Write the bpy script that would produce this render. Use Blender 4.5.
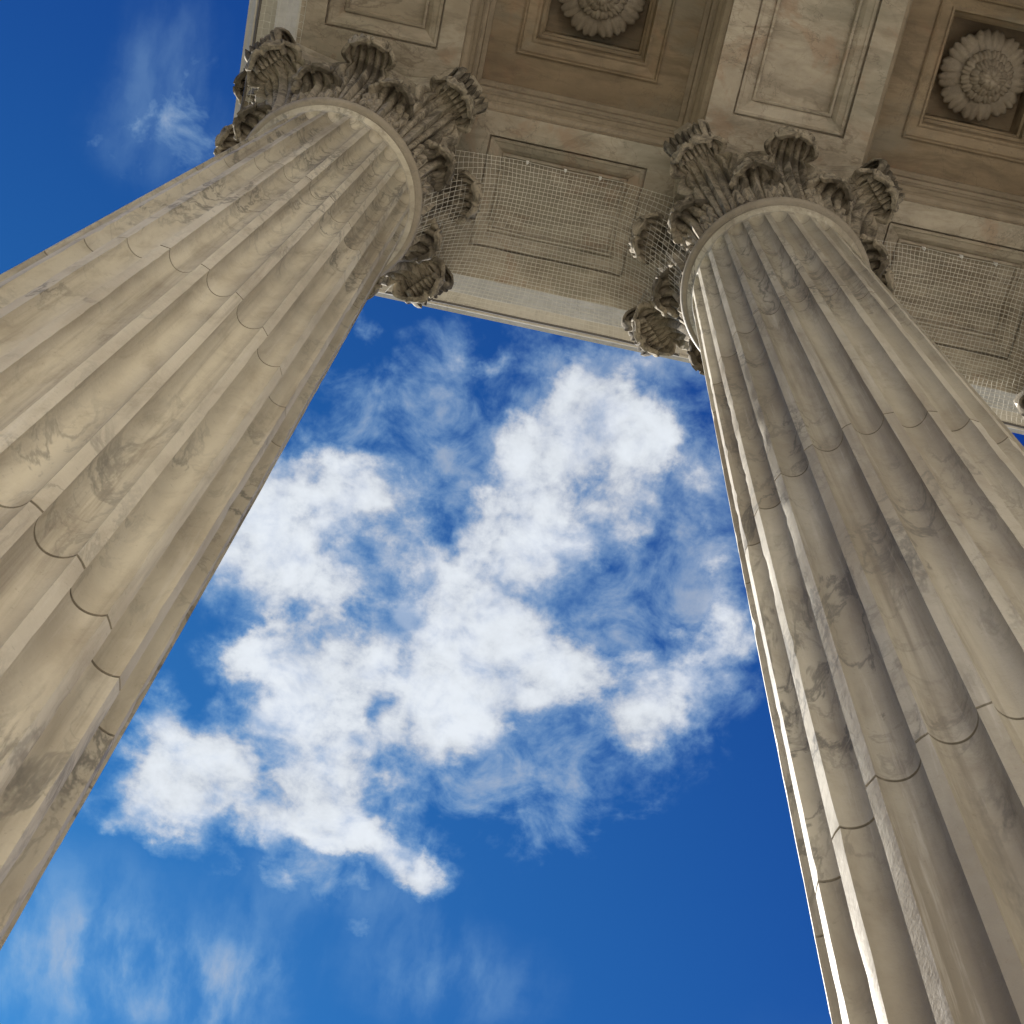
import bpy, math, random
from mathutils import noise as mnoise
from mathutils import Vector, Matrix
random.seed(7)
sc = bpy.context.scene
for o in list(bpy.data.objects): bpy.data.objects.remove(o)
C = sc.collection
PI = math.pi; R = math.radians

# ---------------------------------------------------------------- camera
CAM_F, YAW, PITCH, ROLL = 1538.34, 0.0661, 1.2014, 0.1468
cd = bpy.data.cameras.new('camera'); cam = bpy.data.objects.new('camera', cd); C.objects.link(cam)
Fw = Vector((math.sin(YAW)*math.cos(PITCH), math.cos(YAW)*math.cos(PITCH), math.sin(PITCH)))
r0 = Vector((math.cos(YAW), -math.sin(YAW), 0)); u0 = r0.cross(Fw)
rt = math.cos(ROLL)*r0 + math.sin(ROLL)*u0; up = -math.sin(ROLL)*r0 + math.cos(ROLL)*u0
M = Matrix((rt, up, -Fw)).transposed().to_4x4(); M.translation = Vector((0, 0, 0))
cam.matrix_world = M
cd.sensor_width = 36; cd.lens = CAM_F/1024*36; cd.clip_start = .05; cd.clip_end = 3000
sc.camera = cam
def pix(px, py):                       # direction of a picture point (used for cloud placement in the sky)
    return Fw + rt*((px-512)/CAM_F) - up*((py-512)/CAM_F)

# ---------------------------------------------------------------- light
SUN_AZ, SUN_EL = R(118), R(38)
sd = bpy.data.lights.new('sun', 'SUN'); sd.energy = 4.9; sd.angle = R(.53); sd.color = (1, .95, .87)
sun = bpy.data.objects.new('sun', sd); C.objects.link(sun)
S = Vector((math.cos(SUN_EL)*math.cos(SUN_AZ), math.cos(SUN_EL)*math.sin(SUN_AZ), math.sin(SUN_EL)))
sun.rotation_euler = S.to_track_quat('Z', 'Y').to_euler(); sun.location = S*60
sc.view_settings.view_transform = 'Standard'; sc.view_settings.look = 'None'
sc.view_settings.exposure = 1.3; sc.view_settings.gamma = 1

# ---- node helper
class NT:
    def __init__(s, nt): s.nt = nt
    def n(s, t, **k):
        nd = s.nt.nodes.new(t)
        ins = k.pop('ins', {})
        for a, b in k.items(): setattr(nd, a, b)
        for a, b in ins.items(): s.set(nd.inputs[a], b)
        return nd
    def set(s, sock, v):
        if hasattr(v, 'links'): s.nt.links.new(v, sock)
        else: sock.default_value = v
    def m(s, op, a, b=0., c=None, clamp=False):
        nd = s.n('ShaderNodeMath', operation=op, use_clamp=clamp)
        s.set(nd.inputs[0], a); s.set(nd.inputs[1], b)
        if c is not None: s.set(nd.inputs[2], c)
        return nd.outputs[0]
    def v(s, op, a, b=None, out=0):
        nd = s.n('ShaderNodeVectorMath', operation=op); s.set(nd.inputs[0], a)
        if b is not None: s.set(nd.inputs[1], b)
        return nd.outputs[out]
    def noise(s, vec, scale, detail=4, rough=.55, dist=0., out='Fac'):
        nd = s.n('ShaderNodeTexNoise', ins={'Vector': vec, 'Scale': scale, 'Detail': detail, 'Roughness': rough, 'Distortion': dist})
        return nd.outputs[out]
    def mr(s, x, a, b, c=0., d=1., kind='SMOOTHSTEP'):
        nd = s.n('ShaderNodeMapRange', interpolation_type=kind)
        for i, q in enumerate((x, a, b, c, d)): s.set(nd.inputs[i], q)
        return nd.outputs[0]
    def mix(s, f, a, b, blend='MIX'):
        nd = s.n('ShaderNodeMix', data_type='RGBA', blend_type=blend)
        s.set(nd.inputs[0], f)
        for i, q in ((6, a), (7, b)):
            if isinstance(q, tuple) and len(q) == 3: q = q+(1,)
            s.set(nd.inputs[i], q)
        return nd.outputs[2]

# ---------------------------------------------------------------- world: clear sky with broken clouds
w = bpy.data.worlds.new('World'); sc.world = w; w.use_nodes = True
t = NT(w.node_tree); w.node_tree.nodes.clear()
sky = t.n('ShaderNodeTexSky', sky_type='NISHITA', sun_disc=False, sun_elevation=SUN_EL, sun_rotation=math.atan2(S.x, S.y),
          altitude=0, air_density=1.0, dust_density=.3, ozone_density=3.0)
tc = t.n('ShaderNodeTexCoord').outputs['Generated']
skyc = t.mix(1., sky.outputs[0], (.048, .268, .63), 'MULTIPLY')     # polarised deep blue
dp = t.v('DOT_PRODUCT', tc, tuple(S), out=1)     # sky darkest about a right angle from the sun
skyc = t.mix(1., skyc, t.n('ShaderNodeCombineColor', ins={0: t.mr(dp, .45, .97, .70, 1.9), 1: t.mr(dp, .55, .97, .66, 1.45), 2: t.mr(dp, .55, .97, .94, 1.06)}).outputs[0], 'MULTIPLY')
sep = t.n('ShaderNodeSeparateXYZ', ins={0: tc})
zc = t.m('MAXIMUM', sep.outputs[2], .08)
P = t.n('ShaderNodeCombineXYZ', ins={0: t.m('DIVIDE', sep.outputs[0], zc), 1: t.m('DIVIDE', sep.outputs[1], zc)}).outputs[0]
# cloud-layer coordinates (direction projected on a level layer): centre, radii, weight of each bank
BL = [(275,545,80,88,0,1.1),(295,480,45,32,0,.8),(365,498,30,26,0,.55),(400,515,66,52,0,.24),(345,592,36,28,0,.7),
 (240,655,44,26,20,.8),(152,715,24,32,0,.7),(205,775,95,62,0,1.15),(295,690,62,56,0,1.1),(335,660,60,50,0,.7),(165,800,60,42,0,.8),
 (400,700,75,70,0,.85),(455,600,56,92,20,.88),(530,640,76,58,0,.75),(470,540,40,30,30,.4),(530,465,74,52,20,.98),(520,530,46,44,0,.5),(600,425,66,58,0,.9),
 (640,490,46,80,0,.5),(570,385,50,36,0,.5),(610,352,90,24,-10,.45),(575,535,84,52,30,.62),(640,690,66,56,0,.65),(560,690,60,60,0,.6),
 (650,740,50,34,0,.7),(705,690,50,32,0,.6),(735,600,28,62,0,.6),(712,505,24,62,0,.6),(745,650,30,34,0,.5),
 (455,745,60,40,0,.45),(350,785,55,55,0,.95),(365,850,60,26,-25,.9),(412,872,34,20,0,.5),(305,830,40,30,0,.8),(540,775,60,40,30,.36),
 (290,882,32,26,0,.45),(355,930,20,12,0,.45),(448,340,20,46,0,.4),(497,358,15,15,0,.55),(165,112,28,44,0,.42),(122,130,14,9,0,.35),
 (385,430,26,26,0,.36),(366,325,10,16,0,.5),(660,440,36,40,0,.5),(108,830,12,12,0,.4),(480,700,60,50,0,.6)]
dens = None
def layer_pt(x, y):
    d = pix(x, y); return Vector((d.x/d.z, d.y/d.z))
warp = t.n('ShaderNodeTexNoise', ins={'Vector': P, 'Scale': 8., 'Detail': 7., 'Roughness': .62}).outputs['Color']
warp = t.v('MULTIPLY', t.v('SUBTRACT', warp, (.5, .5, .5)), (.11, .11, 0))
PW = t.v('ADD', P, warp)
PV = t.v('ADD', P, t.v('SCALE', warp)); PV.node.inputs[1].links[0].from_node.inputs[3].default_value = .3
for (x, y, a, b, rot, wt) in BL:
    c = layer_pt(x, y); ex = layer_pt(x+1, y)-c
    sx, sy = a*ex.length, b*ex.length
    ang = math.atan2(ex.y, ex.x) + R(-rot)
    mp = t.n('ShaderNodeMapping', vector_type='TEXTURE', ins={'Vector': PW, 'Location': (c.x, c.y, 0), 'Rotation': (0, 0, ang), 'Scale': (sx, sy, 1)})
    ln = t.v('LENGTH', mp.outputs[0], out=1)
    g = t.mr(ln, 0., 1.75, wt, 0.)
    dens = g if dens is None else t.m('ADD', dens, g)
n3_ = t.noise(P, 24, 6, .6, .2)
dens = t.m('MINIMUM', t.m('MAXIMUM', dens, 0.), 1.08)
n1 = t.noise(P, 14, 10, .60, .3); n2 = t.noise(P, 42, 7, .62, .3); n0 = t.noise(P, 33, 3, .5, .2)
bil = t.m('SUBTRACT', 1., t.m('ABSOLUTE', t.m('MULTIPLY_ADD', t.noise(PV, 21, 9, .6, 0.), 4., -2.)))
fb = t.m('ADD', t.m('MULTIPLY', t.m('SUBTRACT', bil, .62), .42), t.m('ADD', t.m('MULTIPLY', t.m('SUBTRACT', n1, .5), 2.5), t.m('MULTIPLY', t.m('SUBTRACT', n2, .5), .9)))
edge = t.mr(dens, .01, .22)
dd = t.m('ADD', dens, t.m('MULTIPLY', fb, edge))
alpha = t.m('MULTIPLY', t.mr(dd, .04, 1.16), t.mr(t.m('ADD', dens, t.m('MULTIPLY', t.m('SUBTRACT', n3_, .5), 3.)), .2, 1.25, .52, .98))
n3 = t.noise(P, 7, 5, .6, .5)
veil = None
for (x, y, a, b, wt) in [(190,970,150,80,.22),(70,930,150,110,.24),(450,970,110,80,.20),(330,890,150,60,.15),(230,1000,90,120,.2),(170,90,80,110,.14),(60,1000,160,120,.14)]:
    c = layer_pt(x, y); ex = layer_pt(x+1, y)-c
    mp = t.n('ShaderNodeMapping', vector_type='TEXTURE', ins={'Vector': PW, 'Location': (c.x, c.y, 0), 'Rotation': (0, 0, math.atan2(ex.y, ex.x)), 'Scale': (a*ex.length, b*ex.length, 1)})
    g = t.mr(t.v('LENGTH', mp.outputs[0], out=1), 0., 1.2, wt, 0.)
    veil = g if veil is None else t.m('ADD', veil, g)
stre = t.noise(t.v('MULTIPLY', PV, (26., 9., 1.)), 1., 7, .55, 0.)
veil = t.m('MULTIPLY', veil, t.mr(stre, .34, .70, .10, 1.75), clamp=True)
hz = None
for (x, y, a, b, wt) in [(560,455,190,130,.75),(320,550,150,130,.6),(620,650,150,140,.75),(380,770,230,110,.6),(610,365,150,40,.5),(550,780,100,70,.4),(385,430,60,60,.34),(720,560,50,150,.42),(170,110,60,90,.35),(440,350,60,60,.4),(300,880,90,60,.4)]:
    c = layer_pt(x, y); ex = layer_pt(x+1, y)-c
    mp = t.n('ShaderNodeMapping', vector_type='TEXTURE', ins={'Vector': PW, 'Location': (c.x, c.y, 0), 'Rotation': (0, 0, math.atan2(ex.y, ex.x)), 'Scale': (a*ex.length, b*ex.length, 1)})
    g = t.mr(t.v('LENGTH', mp.outputs[0], out=1), 0., 1.5, wt, 0.)
    hz = g if hz is None else t.m('ADD', hz, g)
hzn = t.m('ADD', t.m('MULTIPLY', t.m('SUBTRACT', t.noise(P, 19, 10, .62, .5), .5), 2.6), t.m('MULTIPLY', t.m('SUBTRACT', n2, .5), 1.0))
haze_a = t.m('MULTIPLY', t.mr(t.m('ADD', t.m('MINIMUM', hz, .85), t.m('MULTIPLY', hzn, t.mr(hz, 0., .2))), .12, 1.3), .62)
veil = t.m('MAXIMUM', veil, haze_a)
generic = t.m('MULTIPLY', t.mr(t.noise(P, 1.3, 8, .6), .52, .7), t.mr(t.v('LENGTH', P, out=1), .75, 1.3))   # clouds elsewhere in the sky
alpha = t.m('MAXIMUM', t.m('MAXIMUM', alpha, veil), generic)
cb = t.mr(t.m('ADD', dd, t.m('MULTIPLY', t.m('SUBTRACT', n3, .5), 1.2)), .25, 1.6, .68, 1.0)
ccol = t.v('SCALE', (4.95, 5.25, 5.6)); ccol.node.inputs[3].default_value = 1
t.set(ccol.node.inputs[3], cb)
ccol = t.mix(t.mr(alpha, .1, .85), (2.1, 3.6, 5.0), ccol)
col = t.mix(alpha, skyc, ccol)
bg = t.n('ShaderNodeBackground', ins={'Color': col, 'Strength': .068})
t.nt.links.new(bg.outputs[0], t.n('ShaderNodeOutputWorld').inputs[0])

# ---------------------------------------------------------------- dimensions (metres, camera eye at the origin, +y = out of the portico)
XL, D, SP = -2.1134, 3.0587, 4.6449
HN, HC = 15.437, 17.732
WI, WO, WB = .8916, 1.013, .9176
ZF = -1.75                       # portico floor
def shaft_r(z):
    u = min(max((z+1.7)/(HN+1.7), 0), 1.1); return 1-(1-.8529)*u**1.6
JOINTS = [-0.38+.0, 1.62, 5.018, 8.416, 11.814]

# ---------------------------------------------------------------- materials
def stone(name, base, dark, vein, soot=(.06, .05, .04), blotch=.5, veins=.5, sootamt=0., scale=1., rough=.62, bump=.25, courses=False, stretch=(1, 1, .45), pits=0., streak=0., rust=0.):
    m = bpy.data.materials.new(name); m.use_nodes = True; nt = NT(m.node_tree); m.node_tree.nodes.clear()
    tc = nt.n('ShaderNodeTexCoord').outputs['Object']
    oi = nt.n('ShaderNodeObjectInfo')
    loc = nt.v('MULTIPLY', oi.outputs['Location'], (1.7, 2.3, 1.1))
    p = nt.v('ADD', tc, loc)
    if courses:
        z = nt.n('ShaderNodeSeparateXYZ', ins={0: tc}).outputs[2]
        k = nt.m('FLOOR', nt.m('DIVIDE', nt.m('SUBTRACT', z, 1.62-ZF), 3.398))
        wn = nt.n('ShaderNodeTexWhiteNoise', noise_dimensions='4D', ins={'Vector': loc, 'W': k})
        p = nt.v('ADD', p, nt.v('SCALE', wn.outputs['Color'])); nt.set(p.node.inputs[1] if False else p.node.inputs[1], p.node.inputs[1].links[0].from_socket)
        p.node.inputs[1].links[0].from_node.inputs[3].default_value = .5
        drum = wn.outputs['Value']
    # slanted bedding: rotate then stretch
    mp = nt.n('ShaderNodeMapping', ins={'Vector': p, 'Rotation': (.5, .35, .2), 'Scale': stretch}).outputs[0]
    wv = nt.v('ADD', mp, nt.v('MULTIPLY', nt.v('SUBTRACT', nt.noise(mp, 1.1*scale, 4, .55, 0, 'Color'), (.5, .5, .5)), (.38, .38, .38)))
    big = nt.noise(wv, .9*scale, 8, .6, .35)
    fine = nt.noise(nt.v('MULTIPLY', wv, (1., 2.2, .6)), 5*scale, 7, .66, .25)
    c = nt.mix(nt.m('MULTIPLY', nt.mr(big, .38, .68), blotch), base, dark)
    c = nt.mix(nt.m('MULTIPLY', nt.mr(fine, .45, .75), blotch*.8), c, dark)
    r1 = nt.m('ABSOLUTE', nt.m('SUBTRACT', nt.noise(wv, 1.3*scale, 7, .62, .5), .5))
    mask = nt.mr(nt.noise(mp, .7*scale, 3, .5), .40, .58)
    c = nt.mix(nt.m('MULTIPLY', nt.m('MULTIPLY', nt.mr(r1, 0., .022, 1., 0.), mask), veins), c, vein)
    r2 = nt.m('ABSOLUTE', nt.m('SUBTRACT', nt.noise(wv, 3.1*scale, 6, .62, .4), .5))
    c = nt.mix(nt.m('MULTIPLY', nt.m('MULTIPLY', nt.mr(r2, 0., .03, 1., 0.), mask), veins*.5), c, vein)
    smudge = nt.mr(nt.noise(nt.v('MULTIPLY', wv, (1.5, .5, 1.)), 1.1*scale, 8, .66, .5), .52, .76)
    c = nt.mix(nt.m('MULTIPLY', smudge, veins*.36), c, vein)
    if courses:
        c = nt.mix(1., c, nt.n('ShaderNodeCombineColor', ins={0: nt.m('MULTIPLY_ADD', drum, .05, .975), 1: nt.m('MULTIPLY_ADD', drum, .06, .97), 2: nt.m('MULTIPLY_ADD', drum, .09, .95)}).outputs[0], 'MULTIPLY')
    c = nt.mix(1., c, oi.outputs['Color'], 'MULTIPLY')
    if courses:      # dark dirty mortar in the joints between the drums
        jz = nt.m('ABSOLUTE', nt.m('SUBTRACT', nt.m('FRACT', nt.m('ADD', nt.m('DIVIDE', nt.m('SUBTRACT', z, 1.62-ZF), 3.398), 20.5)), .5))
        wob = nt.m('MULTIPLY', nt.noise(tc, 6, 3), .0035)
        c = nt.mix(nt.mr(jz, .0012, nt.m('ADD', wob, .0018), .65, 0.), c, (.10, .08, .06))
    if sootamt:
        s1 = nt.mr(nt.noise(tc, 3.2, 8, .7, .6), .42, .62); s2 = nt.mr(nt.noise(tc, 14, 5, .7), .5, .66)
        c = nt.mix(nt.m('MULTIPLY', nt.m('MAXIMUM', s1, nt.m('MULTIPLY', s2, .8)), sootamt), c, soot)
    if streak:
        st = nt.noise(nt.v('MULTIPLY', tc, (7., 7., .22)), 1., 7, .65, .3)
        c = nt.mix(nt.m('MULTIPLY', nt.mr(st, .50, .74), streak), c, tuple(q*.62 for q in dark))
        st2 = nt.noise(nt.v('MULTIPLY', tc, (16., 16., .8)), 1., 6, .7, .2)
        c = nt.mix(nt.m('MULTIPLY', nt.mr(st2, .56, .72), streak*.55), c, (.60, .56, .48))
        sp = nt.noise(tc, 38, 3, .6)
        c = nt.mix(nt.m('MULTIPLY', nt.mr(sp, .64, .72), streak*.28), c, (.16, .13, .10))
    if rust:
        gr = nt.noise(nt.v('MULTIPLY', nt.v('ADD', tc, nt.v('MULTIPLY', nt.noise(tc, .8, 3, .5, 0., 'Color'), (.6, .6, .6))), (.7, 5., 5.)), 1., 7, .62, .3)
        c = nt.mix(nt.m('MULTIPLY', nt.mr(gr, .46, .66), .55), c, tuple(q*.62 for q in dark))
        gg = nt.noise(nt.v('MULTIPLY', p, (.6, 1., 1.)), 1.3, 6, .6)
        c = nt.mix(nt.m('MULTIPLY', nt.mr(gg, .52, .66), .5), c, (.24, .225, .175))
        ru = nt.noise(nt.v('MULTIPLY', p, (1., 1., 1.)), 1.6, 8, .66, .9)
        c = nt.mix(nt.m('MULTIPLY', nt.mr(ru, .54, .66), rust), c, (.30, .17, .10))
        cr = nt.m('ABSOLUTE', nt.m('SUBTRACT', nt.noise(p, 1.1, 9, .6, .3), .5))
        c = nt.mix(nt.m('MULTIPLY', nt.mr(cr, 0., .006, 1., 0.), rust*1.2), c, (.10, .08, .06))
    if pits:
        vo = nt.n('ShaderNodeTexVoronoi', ins={'Vector': tc, 'Scale': 7.}).outputs['Distance']
        c = nt.mix(nt.m('MULTIPLY', nt.mr(vo, .03, .07, 1., 0.), pits), c, soot)
    grain = nt.noise(tc, 60, 3, .7); mid = nt.noise(p, 9, 5, .6)
    bm = nt.n('ShaderNodeBump', ins={'Strength': bump, 'Distance': .02, 'Height': nt.m('ADD', nt.m('MULTIPLY', grain, .35), mid)})
    bs = nt.n('ShaderNodeBsdfPrincipled', ins={'Base Color': c, 'Roughness': rough, 'Normal': bm.outputs[0], 'Specular IOR Level': .35})
    nt.nt.links.new(bs.outputs[0], nt.n('ShaderNodeOutputMaterial').inputs[0])
    return m
SHAFT = stone('weathered_marble', (.54, .49, .405), (.335, .285, .22), (.15, .14, .125), courses=True, blotch=.85, veins=.78, streak=.8)
RING = stone('ring_marble', (.40, .35, .275), (.28, .235, .17), (.2, .18, .15), blotch=.6, veins=.3, scale=2, sootamt=.15)
CARVE = stone('sooty_carved_marble', (.37, .32, .245), (.21, .175, .125), (.1, .085, .07), soot=(.045, .036, .026), blotch=.9, veins=.3, sootamt=.82, scale=2.5, bump=.35, pits=.8, rough=.95)
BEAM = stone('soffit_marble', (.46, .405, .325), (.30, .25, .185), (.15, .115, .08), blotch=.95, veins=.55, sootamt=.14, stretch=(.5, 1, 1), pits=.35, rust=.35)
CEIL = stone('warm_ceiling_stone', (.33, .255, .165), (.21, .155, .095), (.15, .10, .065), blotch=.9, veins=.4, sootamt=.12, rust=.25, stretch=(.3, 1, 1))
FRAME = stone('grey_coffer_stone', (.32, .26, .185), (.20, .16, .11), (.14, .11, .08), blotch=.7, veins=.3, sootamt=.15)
ROSE = stone('rosette_stone', (.36, .31, .24), (.25, .205, .155), (.1, .08, .06), blotch=.6, veins=.2, sootamt=.25, scale=3, bump=.5)
OUT = stone('outer_marble', (.55, .51, .45), (.42, .38, .31), (.22, .2, .17), blotch=.6, veins=.3, sootamt=.12)
PAVE = stone('paving_granite', (.47, .435, .375), (.38, .345, .29), (.35, .32, .28), blotch=.5, veins=.3, stretch=(1, 1, 1))
WALLM = stone('clean_wall_marble', (.80, .75, .66), (.70, .64, .55), (.5, .46, .4), blotch=.4, veins=.2)
LAWN = stone('dry_lawn_and_paths', (.16, .15, .10), (.10, .11, .06), (.2, .18, .14), blotch=.8, veins=.2, stretch=(1, 1, 1))
def plain(name, col, rough=.7, metal=0.):
    m = bpy.data.materials.new(name); m.use_nodes = True; nt = NT(m.node_tree); m.node_tree.nodes.clear()
    n = nt.noise(nt.n('ShaderNodeTexCoord').outputs['Object'], 5, 4)
    c = nt.mix(n, tuple(x*.8 for x in col), tuple(min(1, x*1.15) for x in col))
    bs = nt.n('ShaderNodeBsdfPrincipled', ins={'Base Color': c, 'Roughness': rough, 'Metallic': metal})
    nt.nt.links.new(bs.outputs[0], nt.n('ShaderNodeOutputMaterial').inputs[0]); return m
NET = plain('net_twine', (.54, .51, .44)); CABLE = plain('dark_cable', (.09, .08, .07), .5, .3); CLIP = plain('net_clip_metal', (.8, .8, .78), .4)

# ---------------------------------------------------------------- helpers
class MB:
    def __init__(s): s.v = []; s.f = []
    def add(s, vs, fs):
        o = len(s.v); s.v += [tuple(q) for q in vs]; s.f += [tuple(i+o for i in f) for f in fs]
    def grid(s, rows, closed=False):
        n = len(rows[0]); m = len(rows); fs = []
        for i in range(m-1):
            for j in range(n if closed else n-1):
                k = (j+1) % n; fs.append((i*n+j, i*n+k, (i+1)*n+k, (i+1)*n+j))
        s.add([q for r in rows for q in r], fs)
    def box(s, x0, x1, y0, y1, z0, z1):
        s.add([(x0,y0,z0),(x1,y0,z0),(x1,y1,z0),(x0,y1,z0),(x0,y0,z1),(x1,y0,z1),(x1,y1,z1),(x0,y1,z1)],
              [(3,2,1,0),(4,5,6,7),(0,1,5,4),(1,2,6,5),(2,3,7,6),(3,0,4,7)])
    def tube(s, pts, r, n=5, cap=True):
        rows = []; pts = [Vector(p) for p in pts]
        for i, p in enumerate(pts):
            tg = (pts[min(i+1, len(pts)-1)]-pts[max(i-1, 0)]).normalized()
            a = tg.cross(Vector((0, 0, 1)));  a = tg.cross(Vector((0, 1, 0))) if a.length < .1 else a
            a.normalize(); b = tg.cross(a); rr = r[i] if isinstance(r, (list, tuple)) else r
            rows.append([p+a*rr*math.cos(q*2*PI/n)+b*rr*math.sin(q*2*PI/n) for q in range(n)])
        s.grid(rows, True)
        if cap:
            o = len(s.v)-n*len(pts); s.f += [tuple(o+q for q in range(n)), tuple(o+n*(len(pts)-1)+q for q in reversed(range(n)))]
    def lathe(s, prof, n=96):
        s.grid([[(r*math.cos(a*2*PI/n), r*math.sin(a*2*PI/n), z) for a in range(n)] for r, z in prof], True)
    def build(s, name, mat, parent=None, sharp=35, smooth=True):
        me = bpy.data.meshes.new(name); me.from_pydata(s.v, [], s.f); me.update()
        import bmesh
        b = bmesh.new(); b.from_mesh(me); bmesh.ops.remove_doubles(b, verts=b.verts, dist=1e-5); bmesh.ops.recalc_face_normals(b, faces=b.faces); b.to_mesh(me); b.free()
        if smooth:
            for p in me.polygons: p.use_smooth = True
            if sharp: me.set_sharp_from_angle(angle=R(sharp))
        me.materials.append(mat)
        o = bpy.data.objects.new(name, me); C.objects.link(o)
        if parent: o.parent = parent
        return o
def empty(name, loc, label, cat, group=None):
    o = bpy.data.objects.new(name, None); C.objects.link(o); o.location = loc; o.empty_display_size = .3
    return tag(o, label, cat, group)
def tag(o, label=None, cat=None, group=None, kind=None):
    if label: o['label'] = label
    if cat: o['category'] = cat
    if group: o['group'] = group
    if kind: o['kind'] = kind
    return o
def solid(o, th, off=0.):
    md = o.modifiers.new('thick', 'SOLIDIFY'); md.thickness = th; md.offset = off; return o
def inst(o, parent, rz=0, loc=None, scale=None):
    c = o.copy(); C.objects.link(c); c.parent = parent; c.rotation_euler = (0, 0, rz)
    if loc: c.location = loc
    if scale: c.scale = scale
    return c
def kids(o): return [c for c in bpy.data.objects if c.parent == o]
def copy_tree(o, parent=None):
    c = o.copy(); C.objects.link(c); c.parent = parent
    for ch in kids(o): copy_tree(ch, c)
    return c

# ---------------------------------------------------------------- ground, floor, steps, wall behind
g = MB(); g.grid([[(x, y, -4.15) for x in (-900, -30, 30, 900)] for y in (-900, -30, 30, 900)])
tag(g.build('ground', LAWN, smooth=False), kind='structure')
g = MB(); g.box(XL-2.6, XL+SP*6, D-2*SP-1.2, D+2.3, -4.1, ZF)
tag(g.build('portico_floor', PAVE, smooth=False), kind='structure')
for k in range(12):
    if k == 0: g = MB()
    zt = ZF-.006-.19*(k+1); g.box(XL-2.6, XL+SP*6, D+2.302+k*.36, D+2.302+(k+1)*.36-.002, -4.1, zt+.19*0+.0)
tag(g.build('front_steps', PAVE, smooth=False), kind='structure')
YB = D-2*SP-1.2
g = MB(); g.box(XL-1.2, XL+SP*6, YB-1.5, YB-.003, -4.1, HC+1.2)
wl = g.build('building_wall', WALLM, smooth=False); tag(wl, 'plain pale marble wall closing the portico behind the columns', 'wall')

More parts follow.
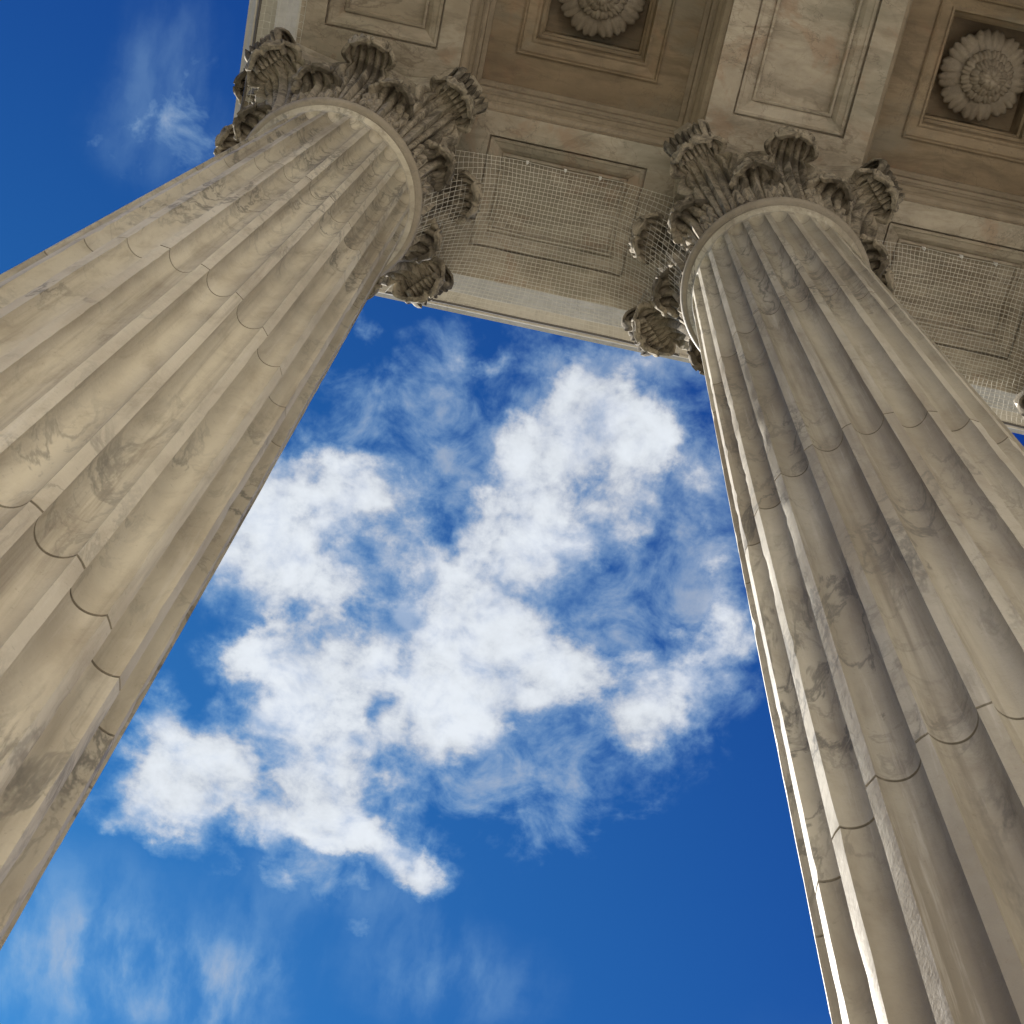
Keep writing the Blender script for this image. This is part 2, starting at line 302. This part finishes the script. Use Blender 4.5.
# ---------------------------------------------------------------- column
def make_column():
    root = empty('fluted_column', (XL, D, ZF), 'x', 'column', 'fluted marble columns along the portico edge')
    # shaft -----------------------------------------------------------
    NS = 18; fil = .24                        # samples per flute, fillet share of the pitch
    offs = []
    for k in range(24):
        a0 = R(15*k-7.5)                      # fillet centre
        offs.append((a0-R(15*fil/2), 0)); offs.append((a0+R(15*fil/2), 0)) if False else None
        for j in range(NS+1):
            q = j/NS; offs.append((a0+R(15*fil/2)+R(15*(1-fil))*q, 2*q-1))
    # remove the extra marker points: build a clean list
    ring = []
    for k in range(24):
        a0 = R(15*k-7.5)+R(15*fil/2); wd = R(15*(1-fil))
        ring.append((R(15*k-7.5), None))
        for j in range(NS+1): 
            x = -math.cos(PI*j/NS)            # denser near the arrises
            ring.append((a0+wd*(x+1)/2, x))
    z0 = 1.0+ZF; ztop = HN-.135; zbot = z0+.25
    zs = [z0, z0+.12]
    def apse(u): return math.sqrt(max(0, 1-u*u))
    rows = []
    half = .5*(1-fil)*R(15)
    def row(z, inset=0., rr=None):
        r_ = shaft_r(z) if rr is None else rr
        hw = half*r_                           # half width of the flute opening
        out = []
        # rounded flute ends: within hw of the end the flute shrinks to a half dome
        e = min((ztop-z)/hw, (z-zbot)/hw)
        for a, x in ring:
            d = 0.
            if x is not None and e > 0:
                s2 = 1-x*x
                if e < 1: s2 -= (1-e)**2
                d = 1.06*hw*math.sqrt(max(0, s2))
            rad_ = r_-d-inset
            if x is None or abs(x) > .985:      # worn, chipped arrises
                kk = round(math.degrees(a)/1.5)
                nv = mnoise.noise((kk*3.1+(0 if x is None else x*7), z*3.4, 1.3))+.6*mnoise.noise((kk*5.7+(0 if x is None else x*3), z*11.3, 4.1))
                rad_ -= (max(0., nv-.32)*.022+.001*nv if x is not None else .001*nv)
            out.append((rad_*math.cos(a), rad_*math.sin(a), z-ZF))
        return out
    zz = [z0, z0+.1, zbot-.02, zbot]
    hb = half*1.0
    zz += [zbot+hb*q for q in (.06, .15, .3, .5, .7, .85, 1.0)]
    zz += [z for z in [zbot+hb+.1+i*.11 for i in range(170)] if z < ztop-.35]
    ht = half*shaft_r(ztop)
    zz += [ztop-ht*q for q in (1.0, .85, .7, .5, .3, .15, .06)]
    zz += [ztop, ztop+.015]
    for j in JOINTS[1:]:
        zz = [z for z in zz if abs(z-j) > .03]
    ent = [(z, 0.) for z in zz]
    for j in JOINTS[1:]: ent += [(j-.008, 0.), (j-.004, .03), (j+.004, .03), (j+.008, 0.)]
    ent.sort()
    m = MB(); rows = [row(z, i) for z, i in ent]
    for q, rr in ((HN-.10, shaft_r(HN)+.004), (HN-.085, shaft_r(HN)+.015), (HN-.06, shaft_r(HN)+.05)):
        rows.append([(rr*math.cos(a), rr*math.sin(a), q-ZF) for a, x in ring])
    m.grid(rows, True)
    m.build('shaft', SHAFT, root, sharp=28)
    # base ---------------------------------------------------------------
    def torus_prof(rc, zc, r, a0, a1, n=10): return [(rc+r*math.cos(R(a0+(a1-a0)*i/n)), zc+r*math.sin(R(a0+(a1-a0)*i/n))) for i in range(n+1)]
    m = MB(); m.lathe([(.6, .30)]+torus_prof(1.16, .46, .16, -90, 90)+[(1.14, .62), (1.14, .66)]+[(1.12-.08*math.sin(PI*i/8), .66+.14*i/8) for i in range(9)]+[(1.12, .80)]+torus_prof(1.08, .89, .09, -90, 90)+[(1.04, .98), (1.0, 1.0)])
    b = m.build('base', RING, root)
    m = MB(); m.box(-1.36, 1.36, -1.36, 1.36, 0.004, .30); m.build('plinth', RING, b, smooth=False)
    # neck ring -----------------------------------------------------------
    rn = shaft_r(HN); H0 = HN-ZF
    m = MB(); m.lathe([(rn-.05, H0-.058), (rn+.03, H0-.052), (rn+.032, H0-.038), (rn+.005, H0-.034), (rn+.005, H0-.022), (rn+.052, H0-.016), (rn+.056, H0-.005)]+torus_prof(rn+.06, H0+.052, .055, -88, 90)+[(rn-.06, H0+.11)], 144)
    m.build('neck_ring', RING, root, sharp=50)
    # capital ---------------------------------------------------------------
    CH = HC-HN
    def bell(z):                               # z above the neck
        u = min(max(z/(CH-.3), 0), 1); return .80+.02*u+.22*u**5
    m = MB(); m.lathe([(bell(q*(CH-.3)/20)+.11*min(1, q/6), H0+.1+q*(CH-.4)/20) for q in range(21)]+[(.95, H0+CH-.29)], 96)
    cap = m.build('capital', CARVE, root)
    cap.location = (0, 0, 0)
    # abacus: concave four-sided slab with cut corners
    def abac(s, e=0.):
        pts = []
        for k in range(4):
            a = PI/2*k; n = 14
            for i in range(n+1):
                tt = -1+2*i/n
                x = s*(1.0)*tt; y = -(s*.97-.19*(1-tt*tt)**1.0)
                # cut the corners
                x = max(-s+.17, min(s-.17, x*(s-.17)/s))
                pts.append((x*math.cos(a)-y*math.sin(a), x*math.sin(a)+y*math.cos(a)))
        return pts
    m = MB(); A = HC-ZF-.003
    prof = [(1.10, -.31), (1.14, -.31), (1.19, -.27), (1.22, -.20), (1.225, -.185), (1.225, -.17), (1.25, -.165), (1.262, -.12), (1.266, -.06), (1.266, -.0)]
    m.grid([[(x, y, A+dz) for x, y in abac(s)] for s, dz in prof], True)
    n = len(abac(1)); o = len(m.v)
    m.f.append(tuple(range(n))); m.f.append(tuple(range(o-n, o)))
    m.build('abacus', RING2, cap, sharp=30)
    # acanthus leaf: ridged, lobed, curling out at the tip
    def leaf(h, wd, z0, rc, turn, lift=.05, lean=0., plea=7, lobes=5, rad0=None):
        L1 = h-rc; L2 = rc*R(turn); L = L1+L2; NV, NU = 46, 32; rows = []
        for i in range(NV+1):
            v = i/NV; s = v*L
            if s < L1:
                z = z0+s; rr = bell(z)+lift+lean*(s/L1)**2+.03*math.sin(PI*s/L1); nz, nr = 0., 1.
            else:
                th = (s-L1)/rc; rcc = rc*(1-.25*th/R(turn))
                z = z0+L1+rcc*math.sin(th); rr = bell(z0+L1)+lift+lean+rc-rcc*math.cos(th)
                nz, nr = -math.sin(th), math.cos(th)
            # outline: narrow waist, broad lobed blade, round tip
            wv = (.60+.40*math.sin(PI*.5*min(v*1.5, 1)))*(1 if v < .74 else math.sqrt(max(0., 1-((v-.74)/.262)**2)))
            lobe = abs(math.sin(PI*lobes*v))
            row = []
            for j in range(NU+1):
                u = -1+2*j/NU; au = abs(u)
                # the blade splits into lobes towards its edge
                cut = 1-.42*(1-lobe**.6)*max(0, (au-.3)/.7) if v < .95 else 1
                grow = .034*math.cos(2*PI*plea*.5*au)*(1-.25*au)
                rib = .05*math.exp(-(u*6)**2)
                fold = -.11*(1-lobe)*max(0, (au-.3)/.7)
                off = grow+rib+fold+.09*au*au*(.2+v)
                x = u*wd*wv*cut*.5
                an = x/max(rr, .5)
                R2 = rr+off*nr; Z2 = z+off*nz-.10*au*au*v*wv
                row.append((R2*math.cos(an), R2*math.sin(an), Z2+H0+.08))
            rows.append(row)
        mm = MB(); mm.grid(rows); return mm
    l1 = solid(leaf(.86, .54, .02, .16, 205, lift=.04, lean=.09, plea=5, lobes=5).build('acanthus_leaf', CARVE, cap, sharp=60), .03)
    for k in range(8):
        if k == 0: l1.rotation_euler.z = R(22.5)
        else: inst(l1, cap, R(22.5+45*k))
    l2 = solid(leaf(1.62, .62, .04, .24, 215, lift=.08, lean=.10, plea=7, lobes=7).build('tall_acanthus_leaf', CARVE, cap, sharp=60), .032)
    for k in range(1, 4): inst(l2, cap, R(90*k))
    l3 = solid(leaf(1.50, .72, .04, .24, 205, lift=.08, lean=.24, plea=7, lobes=7).build('corner_acanthus_leaf', CARVE, cap, sharp=60), .032)
    l3.rotation_euler.z = R(45)
    for k in range(1, 4): inst(l3, cap, R(45+90*k))
    l4 = solid(leaf(1.16, .40, .04, .12, 200, lift=.06, lean=.10, plea=5, lobes=5).build('side_acanthus_leaf', CARVE, cap, sharp=60), .03)
    l4.rotation_euler.z = R(22.5)
    for k in range(1, 8): inst(l4, cap, R(22.5+45*k))
    # corner volutes: two scrolls meeting under every corner
    def scroll(p0, r_in, r_out, zc, rs, turns, wdt, side, twist=0.):
        # ribbon in a vertical plane through the axis, drawn at angle 0; grooved section
        path = []
        for i in range(15):                   # rising stalk
            q = i/14
            r_ = r_in+(r_out-rs-r_in)*(q**1.9)+rs*0; z = p0+(zc+rs-p0)*math.sin(q*PI/2)**.9
            path.append((r_, z, 1., q))
        n = 44
        for i in range(1, n+1):
            q = i/n; th = PI/2-q*turns*2*PI; rr = rs*(1-.83*q)
            path.append((r_out-rs+rr*math.cos(th), zc+rr*math.sin(th)-(0), 1-.45*q, 1+q))
        rows = []
        for i, (r_, z, sc_, q) in enumerate(path):
            a = path[min(i+1, len(path)-1)]; b = path[max(i-1, 0)]
            tx, tz = a[0]-b[0], a[1]-b[1]; l = math.hypot(tx, tz) or 1; nx, nz = -tz/l, tx/l
            yc = side*(.25*(1-min(q, 1))**1.2*1.3+.085+.03*max(0, q-1)*1.)
            row = []
            for e, hh in ((-1, 0), (-1, .03), (-.8, .045), (-.55, .02), (-.2, .02), (0, .045), (.2, .02), (.55, .02), (.8, .045), (1, .03), (1, 0), (.6, -.02), (-.6, -.02)):
                row.append((r_+nx*hh*sc_, yc+e*wdt*.5*sc_, z+nz*hh*sc_+H0))
            rows.append(row)
        mm = MB(); mm.grid(rows, True)
        k = len(rows[0]); mm.f.append(tuple(range(k))); mm.f.append(tuple(range(len(mm.v)-k, len(mm.v))))
        return mm
    for sd_ in (-1, 1):
        v = scroll(.95, .90, 1.60, 1.70, .215, 1.8, .15, sd_).build('volute', CARVE, cap, sharp=40)
        v.rotation_euler.z = R(45)
        for k in range(1, 4): inst(v, cap, R(45+90*k))
    # ribbed tongue wrapping each corner scroll
    m = MB(); rows = []
    for i in range(25):
        q = i/24; th = R(150-235*q); rows.append([])
        for j in range(25):
            u = -1+2*j/24; rr = .245+.032*math.cos(u*PI*7.)+.03*math.sin(q*PI)
            rows[-1].append((1.375+rr*math.cos(th)+.0, u*(.27-.08*abs(q-.5)*2), 1.70+H0+rr*math.sin(th)*.98-.05*u*u))
    m.grid(rows); o3 = solid(m.build('corner_tongue', CARVE, cap, sharp=60), .03); o3.rotation_euler.z = R(45)
    for k in range(1, 4): inst(o3, cap, R(45+90*k))
    # small helices curling to the middle of each face
    for sd_ in (-1, 1):
        m = MB(); pts = []; rad_ = []
        for i in range(60):
            q = i/59
            if q < .35:
                e = q/.35; y = sd_*(.50-.16*e-.08*e*e); z = 1.0+.72*e; x = .90+.10*e
                rad_.append(.062)
            else:
                e = (q-.35)/.65; th = PI*(0 if sd_ > 0 else 1)+sd_*(e*3.4*PI); rr = .155*(1-.80*e)
                y = sd_*.18+rr*math.cos(th); z = 1.72+rr*abs(1)*math.sin(th)*sd_; x = 1.0+.09*e
                rad_.append(.062*(1-.4*e))
            pts.append((x, y, z+H0))
        m.tube(pts, rad_, 7); h = m.build('helix', CARVE, cap, sharp=None)
        for k in range(1, 4): inst(h, cap, R(90*k))
    # fleuron on each abacus face
    m = MB()
    for ringk, (n_, r_, tz) in enumerate(((8, .20, .02), (6, .12, .06))):
        for k in range(n_):
            a = 2*PI*(k+.5*ringk)/n_; rows = []
            for i in range(7):
                q = i/6; row = []
                for j in range(7):
                    u = -1+2*j/6; rr = .03+r_*q; hw = r_*.42*math.sin(PI*(.12+.78*q))**.7
                    yy = rr*math.cos(a)-u*hw*math.sin(a); zz_ = rr*math.sin(a)+u*hw*math.cos(a)
                    row.append((.98+tz+.09*math.sin(q*PI*.8)+.025*math.cos(u*PI)*q, yy, zz_*.95+A-.20))
                rows.append(row)
            m.grid(rows)
    m.tube([(1.0, 0, A-.2), (1.12, 0, A-.2), (1.16, 0, A-.2)], [.07, .06, .02], 8)
    fl = solid(m.build('fleuron', CARVE, cap, sharp=60), .02); 
    for k in range(1, 4): inst(fl, cap, R(90*k))
    return root
RING2 = stone('abacus_marble', (.42, .37, .29), (.28, .23, .17), (.15, .12, .09), blotch=.8, veins=.3, scale=2, sootamt=.4)
col1 = make_column()
labels = ['left fluted marble column at the roof corner, with blue sky on both sides of its shaft',
          'right fluted marble column with sunlit ridges down its left edge, clouds beside it',
          'third marble column at the right picture edge, only the sunlit tip of its capital showing']
bpy.context.view_layer.update()
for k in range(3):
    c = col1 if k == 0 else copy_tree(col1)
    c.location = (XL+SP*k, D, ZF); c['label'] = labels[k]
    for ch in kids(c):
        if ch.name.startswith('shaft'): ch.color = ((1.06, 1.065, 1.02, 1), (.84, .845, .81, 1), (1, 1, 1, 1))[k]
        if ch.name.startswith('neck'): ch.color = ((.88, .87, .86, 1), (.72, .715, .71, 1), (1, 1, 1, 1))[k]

# ---------------------------------------------------------------- roof of the portico
roof = empty('portico_roof', (XL, D, HC), 'carved marble portico roof on the columns with panelled beams, coffers and rosettes', 'roof')
def L(x, y, z): return (x-XL, y-D, z-HC)
NB = 3; NR = 2
def panel(mb, x0, x1, y0, y1, px0, px1, py0, py1):
    """a level soffit piece with one sunken framed panel"""
    rings = [((x0, x1, y0, y1), 0)]
    g0 = (px0, px1, py0, py1)
    for ins, dz in ((0, 0), (.003, .075), (.022, .075), (.024, .035), (.055, .035), (.07, .05), (.13, .07), (.185, .12), (.19, .095), (.215, .09), (.225, .105), (.228, .17), (.25, .17)):
        rings.append(((g0[0]+ins, g0[1]-ins, g0[2]+ins, g0[3]-ins), dz))
    rows = [[L(a, c, HC+dz), L(b, c, HC+dz), L(b, d, HC+dz), L(a, d, HC+dz)] for (a, b, c, d), dz in rings]
    mb.grid(rows, True); n = len(mb.v); mb.f.append((n-4, n-3, n-2, n-1))
def flat(mb, x0, x1, y0, y1, z=HC): mb.add([L(x0, y0, z), L(x1, y0, z), L(x1, y1, z), L(x0, y1, z)], [(0, 1, 2, 3)])
for r in range(NR):
    yc = D-SP*r; yi = yc-WI; yo = yc+(WO if r == 0 else WI)
    m = MB()
    for k in range(NB+1):
        xc = XL+SP*k
        flat(m, xc-WB, xc+WB, yi, yo)
        if k < NB: panel(m, xc+WB, xc+SP-WB, yi, yo, xc+1.40, xc+SP-1.42, yc-.635, yc+.645)
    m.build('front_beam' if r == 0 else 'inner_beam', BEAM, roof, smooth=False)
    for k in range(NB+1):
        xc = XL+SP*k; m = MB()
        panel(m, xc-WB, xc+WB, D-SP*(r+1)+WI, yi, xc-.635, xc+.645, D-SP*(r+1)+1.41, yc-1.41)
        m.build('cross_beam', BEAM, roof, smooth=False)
PROF = [(0, 0), (0, .10), (.02, .10), (.02, .13), (.06, .15), (.085, .20), (.09, .25), (.08, .30), (.05, .33), (.03, .335), (.03, .37), (.08, .385), (.115, .43), (.125, .50), (.115, .56), (.08, .60), (.06, .605), (.06, .64), (.13, .65), (.13, .72), (.165, .73), (.165, .93), (.22, .935), (.22, 1.0)]
def petal_ring(mb, n, r0, r1, z0, dz, wd, ph, notch=.1, cup=.0):
    for k in range(n):
        a = 2*PI*k/n+ph; rows = []
        for i in range(15):
            q = i/14; row = []
            for j in range(25):
                u = -1+2*j/24
                ed = 1-.07*math.exp(-(u*5)**2)-.04*math.cos(u*PI*4)-.24*u**4
                rr = r0+(r1-r0)*q*(1+(ed-1)*q)
                hw = wd*(.30+.74*math.sin(PI*.5*min(1, q*1.25))**1.2)
                zz_ = z0-dz*math.sin(PI*(.12+.80*q))+(.004*math.cos(u*PI*4.0))*q-.075*(math.cos(u*PI*.5)**.7 if abs(u) < .999 else 0.)*(1-q*.5) + cup*q*q
                x = rr*math.cos(a)-u*hw*math.sin(a); y = rr*math.sin(a)+u*hw*math.cos(a)
                row.append((x, y, zz_))
            rows.append(row)
        mb.grid(rows)
def rosette(parent, x, y):
    m = MB(); petal_ring(m, 8, .14, .52, .10, .06, .172, .3, cup=.05); o = solid(m.build('rosette', ROSE, parent, sharp=60), .03)
    o.location = L(x, y, HC+1.42)
    return o
def rosette_inner(o):
    m = MB(); petal_ring(m, 8, .08, .30, .0, .10, .105, .3+PI/8, cup=-.02); petal_ring(m, 6, .04, .21, -.10, .10, .09, 0.); petal_ring(m, 5, .01, .13, -.20, .07, .07, .4)
    m.lathe([(.001, -.30), (.03, -.30), (.05, -.27), (.05, -.2), (.03, -.15)], 12)
    solid(m.build('inner_petals', ROSE, o, sharp=60), .022)
    m = MB(); m.lathe([(.12, -.0), (.22, .02), (.26, .10), (.26, .40)], 40); m.build('boss', ROSE, o)
rproto = None
for r in range(NR):
    for k in range(NB):
        xa, xb = XL+SP*k+WB, XL+SP*(k+1)-WB; yb = D-SP*r-WI; ya = D-SP*(r+1)+WI
        xc, yc = (xa+xb)/2, (ya+yb)/2
        m = MB(); m.grid([[L(xa+o, ya+o, HC+z), L(xb-o, ya+o, HC+z), L(xb-o, yb-o, HC+z), L(xa+o, yb-o, HC+z)] for o, z in PROF], True)
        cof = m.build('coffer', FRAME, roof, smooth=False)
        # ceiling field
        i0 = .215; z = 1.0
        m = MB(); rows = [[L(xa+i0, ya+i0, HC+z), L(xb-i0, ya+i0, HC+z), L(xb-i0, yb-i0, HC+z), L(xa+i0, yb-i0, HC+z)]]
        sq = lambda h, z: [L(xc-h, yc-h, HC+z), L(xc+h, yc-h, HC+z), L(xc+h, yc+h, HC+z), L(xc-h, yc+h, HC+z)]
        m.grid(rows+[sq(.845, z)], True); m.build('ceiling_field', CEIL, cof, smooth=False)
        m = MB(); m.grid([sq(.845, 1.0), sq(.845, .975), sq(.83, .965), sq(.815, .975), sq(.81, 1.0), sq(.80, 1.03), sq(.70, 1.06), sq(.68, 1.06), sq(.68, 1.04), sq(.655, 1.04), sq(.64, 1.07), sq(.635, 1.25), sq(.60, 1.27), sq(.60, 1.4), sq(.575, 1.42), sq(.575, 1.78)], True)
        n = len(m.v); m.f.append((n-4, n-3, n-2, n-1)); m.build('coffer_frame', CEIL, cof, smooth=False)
        if rproto is None:
            rproto = rosette(cof, xc, yc); rosette_inner(rproto)
        else:
            c = rproto.copy(); C.objects.link(c); c.parent = roof; c.location = L(xc, yc, HC+1.42); c.rotation_euler.z = random.uniform(0, 6)
            for ch in kids(rproto):
                d_ = ch.copy(); C.objects.link(d_); d_.parent = c
# rosettes hang on the roof itself so that their petals are sub-parts
rproto.parent = roof
# outer faces, mitred round the corner
def outer(name, prof, mat):
    m = MB(); rows = []
    XE = XL+SP*NB+WB; YE = YB
    for o, dz in prof:                     # o: distance out from the soffit edge
        rows.append([L(XE, D+WO+o, HC+dz), L(XL-WB-o, D+WO+o, HC+dz), L(XL-WB-o, YE, HC+dz)])
    m.grid(rows); return m.build(name, mat, roof, smooth=False)
outer('architrave_moulding', [(0, 0), (0, .16), (.03, .165), (.035, .34), (.06, .345), (.065, .50), (.11, .52), (.18, .575), (.26, .64), (.34, .70), (.39, .735), (.40, .745), (.40, .97), (.05, .975)], OUT)
outer('frieze', [(.05, .972), (.05, 1.45)], OUT)
outer('cornice', [(.05, 1.452), (.10, 1.455), (.16, 1.50), (.24, 1.53), (.26, 1.60), (.34, 1.62), (.50, 1.66), (.56, 1.68), (.58, 1.70), (.80, 1.70), (.81, 1.66), (.83, 1.66), (.83, 1.90), (.86, 1.91), (.88, 1.98), (.95, 2.06), (1.0, 2.10), (1.01, 2.20), (.2, 2.9)], OUT)
m = MB(); m.box(XL-.8-XL, SP*NB+.8, YB-D, .8, 2.05, 2.6); m.build('roof_slab', OUT, roof, smooth=False)
m = MB(); m.box(-.6, SP*NB+.6, YB-D, .6, 2.6, 3.0); m.build('roof_cap', OUT, roof, smooth=False)

lf = [c for c in bpy.data.objects if c.name == 'acanthus_leaf'][0]
sc_ = lf.copy(); sc_.name = 'cornice_leaf'; C.objects.link(sc_); sc_.parent = roof; sc_.rotation_euler = (0, 0, PI); sc_.location = (-1.86+1.24, -.34, 1.78-18.12)
sc_['label'] = 'small carved stone leaf curling past the outer roof edge beside the left capital'

# ---------------------------------------------------------------- bird nets
def net(name, fn, nu, nv, label, cable_rows=(), group='bird nets under the portico edge'):
    """fn(u, v) -> point; twine mesh, a dark edge cable and clips"""
    e = empty(name, fn(.5, .5), label, 'net', group); o = Vector(e.location)
    m = MB(); r = .0031
    rnd = random.Random(3)
    for i in range(nu+1):
        pts = [Vector(fn(i/nu+rnd.uniform(-.12, .12)/nu, j/24))-o for j in range(25)]; m.tube(pts, r, 3, False)
    for j in range(nv+1):
        jj = min(max(j+rnd.uniform(-.12, .12), 0), nv) if j < nv else nv; ph = rnd.uniform(0, 6); pts = [Vector(fn(i/60, jj/nv))-o+Vector((0, .005*math.sin(i*.31+ph), .005*math.sin(i*.5+ph))) for i in range(61)]; m.tube(pts, r*1.12, 3, False)
    m.build('mesh', NET, e, smooth=False)
    m = MB()
    m.tube([Vector(fn(i/40, 1))-o for i in range(41)], .016, 6); m.build('edge_cable', CABLE, e)
    return e
def front_net(k):
    xa = XL+SP*k; xb = xa+SP
    def fn(u, v):
        y = D-.42+v*(1.37+.42)
        rr = shaft_r(HN)+.10; inn = math.sqrt(max(rr*rr-(y-D)**2, 0.0)) if abs(y-D) < rr else 0
        xm = .55+.35*(1-min(1, abs(y-D)/1.4)**2)
        x0, x1 = xa+max(inn, xm), xb-max(inn, xm)
        x = x0+(x1-x0)*u
        e = abs(2*u-1)
        drop = 1.75*max(0, (e-.42)/.58)**2.0
        top = max(0, 1-v*6)
        z = HC-.03-.13*math.sin(PI*min(v*1.1, 1))-drop*(.25+.75*(1-top))*(1-.93*max(0, v-.35)/.65)
        z += .006*math.sin(u*13+v*5)
        return (x, y, z)
    return fn
lab = ['pale twine bird net between the left and middle capitals, sagging below the panelled beam',
       'pale twine bird net behind the right column shaft, reaching to the right picture edge']
for k in range(2):
    e = net('bird_net', front_net(k), 58, 38, lab[k]); o = Vector(e.location)
    for u in (.26, .5, .72):
        p = Vector((XL+SP*k+1.4+(SP-2.8)*u, D-.41, HC+.06))-o
        m = MB(); m.box(-.016, .016, -.012, .012, -.05, .03); m.tube([(0, 0, -.05), (0, -.02, -.07), (0, 0, -.09), (0, .02, -.07)], .006, 5)
        c = m.build('clip', CLIP, e, smooth=False); c.location = p
def left_net(u, v):
    y = D+.9-u*(SP*1.0+.9); x = XL-.85-v*.52
    return (x, y, HC+.0-.06-.55*max(0, 1-abs(y-D)/1.6)**2*(1-.3*v)+.01*math.sin(u*60)+.06*v)
net('bird_net', left_net, 70, 7, 'narrow bird net along the outer left edge of the roof, beside the left capital')
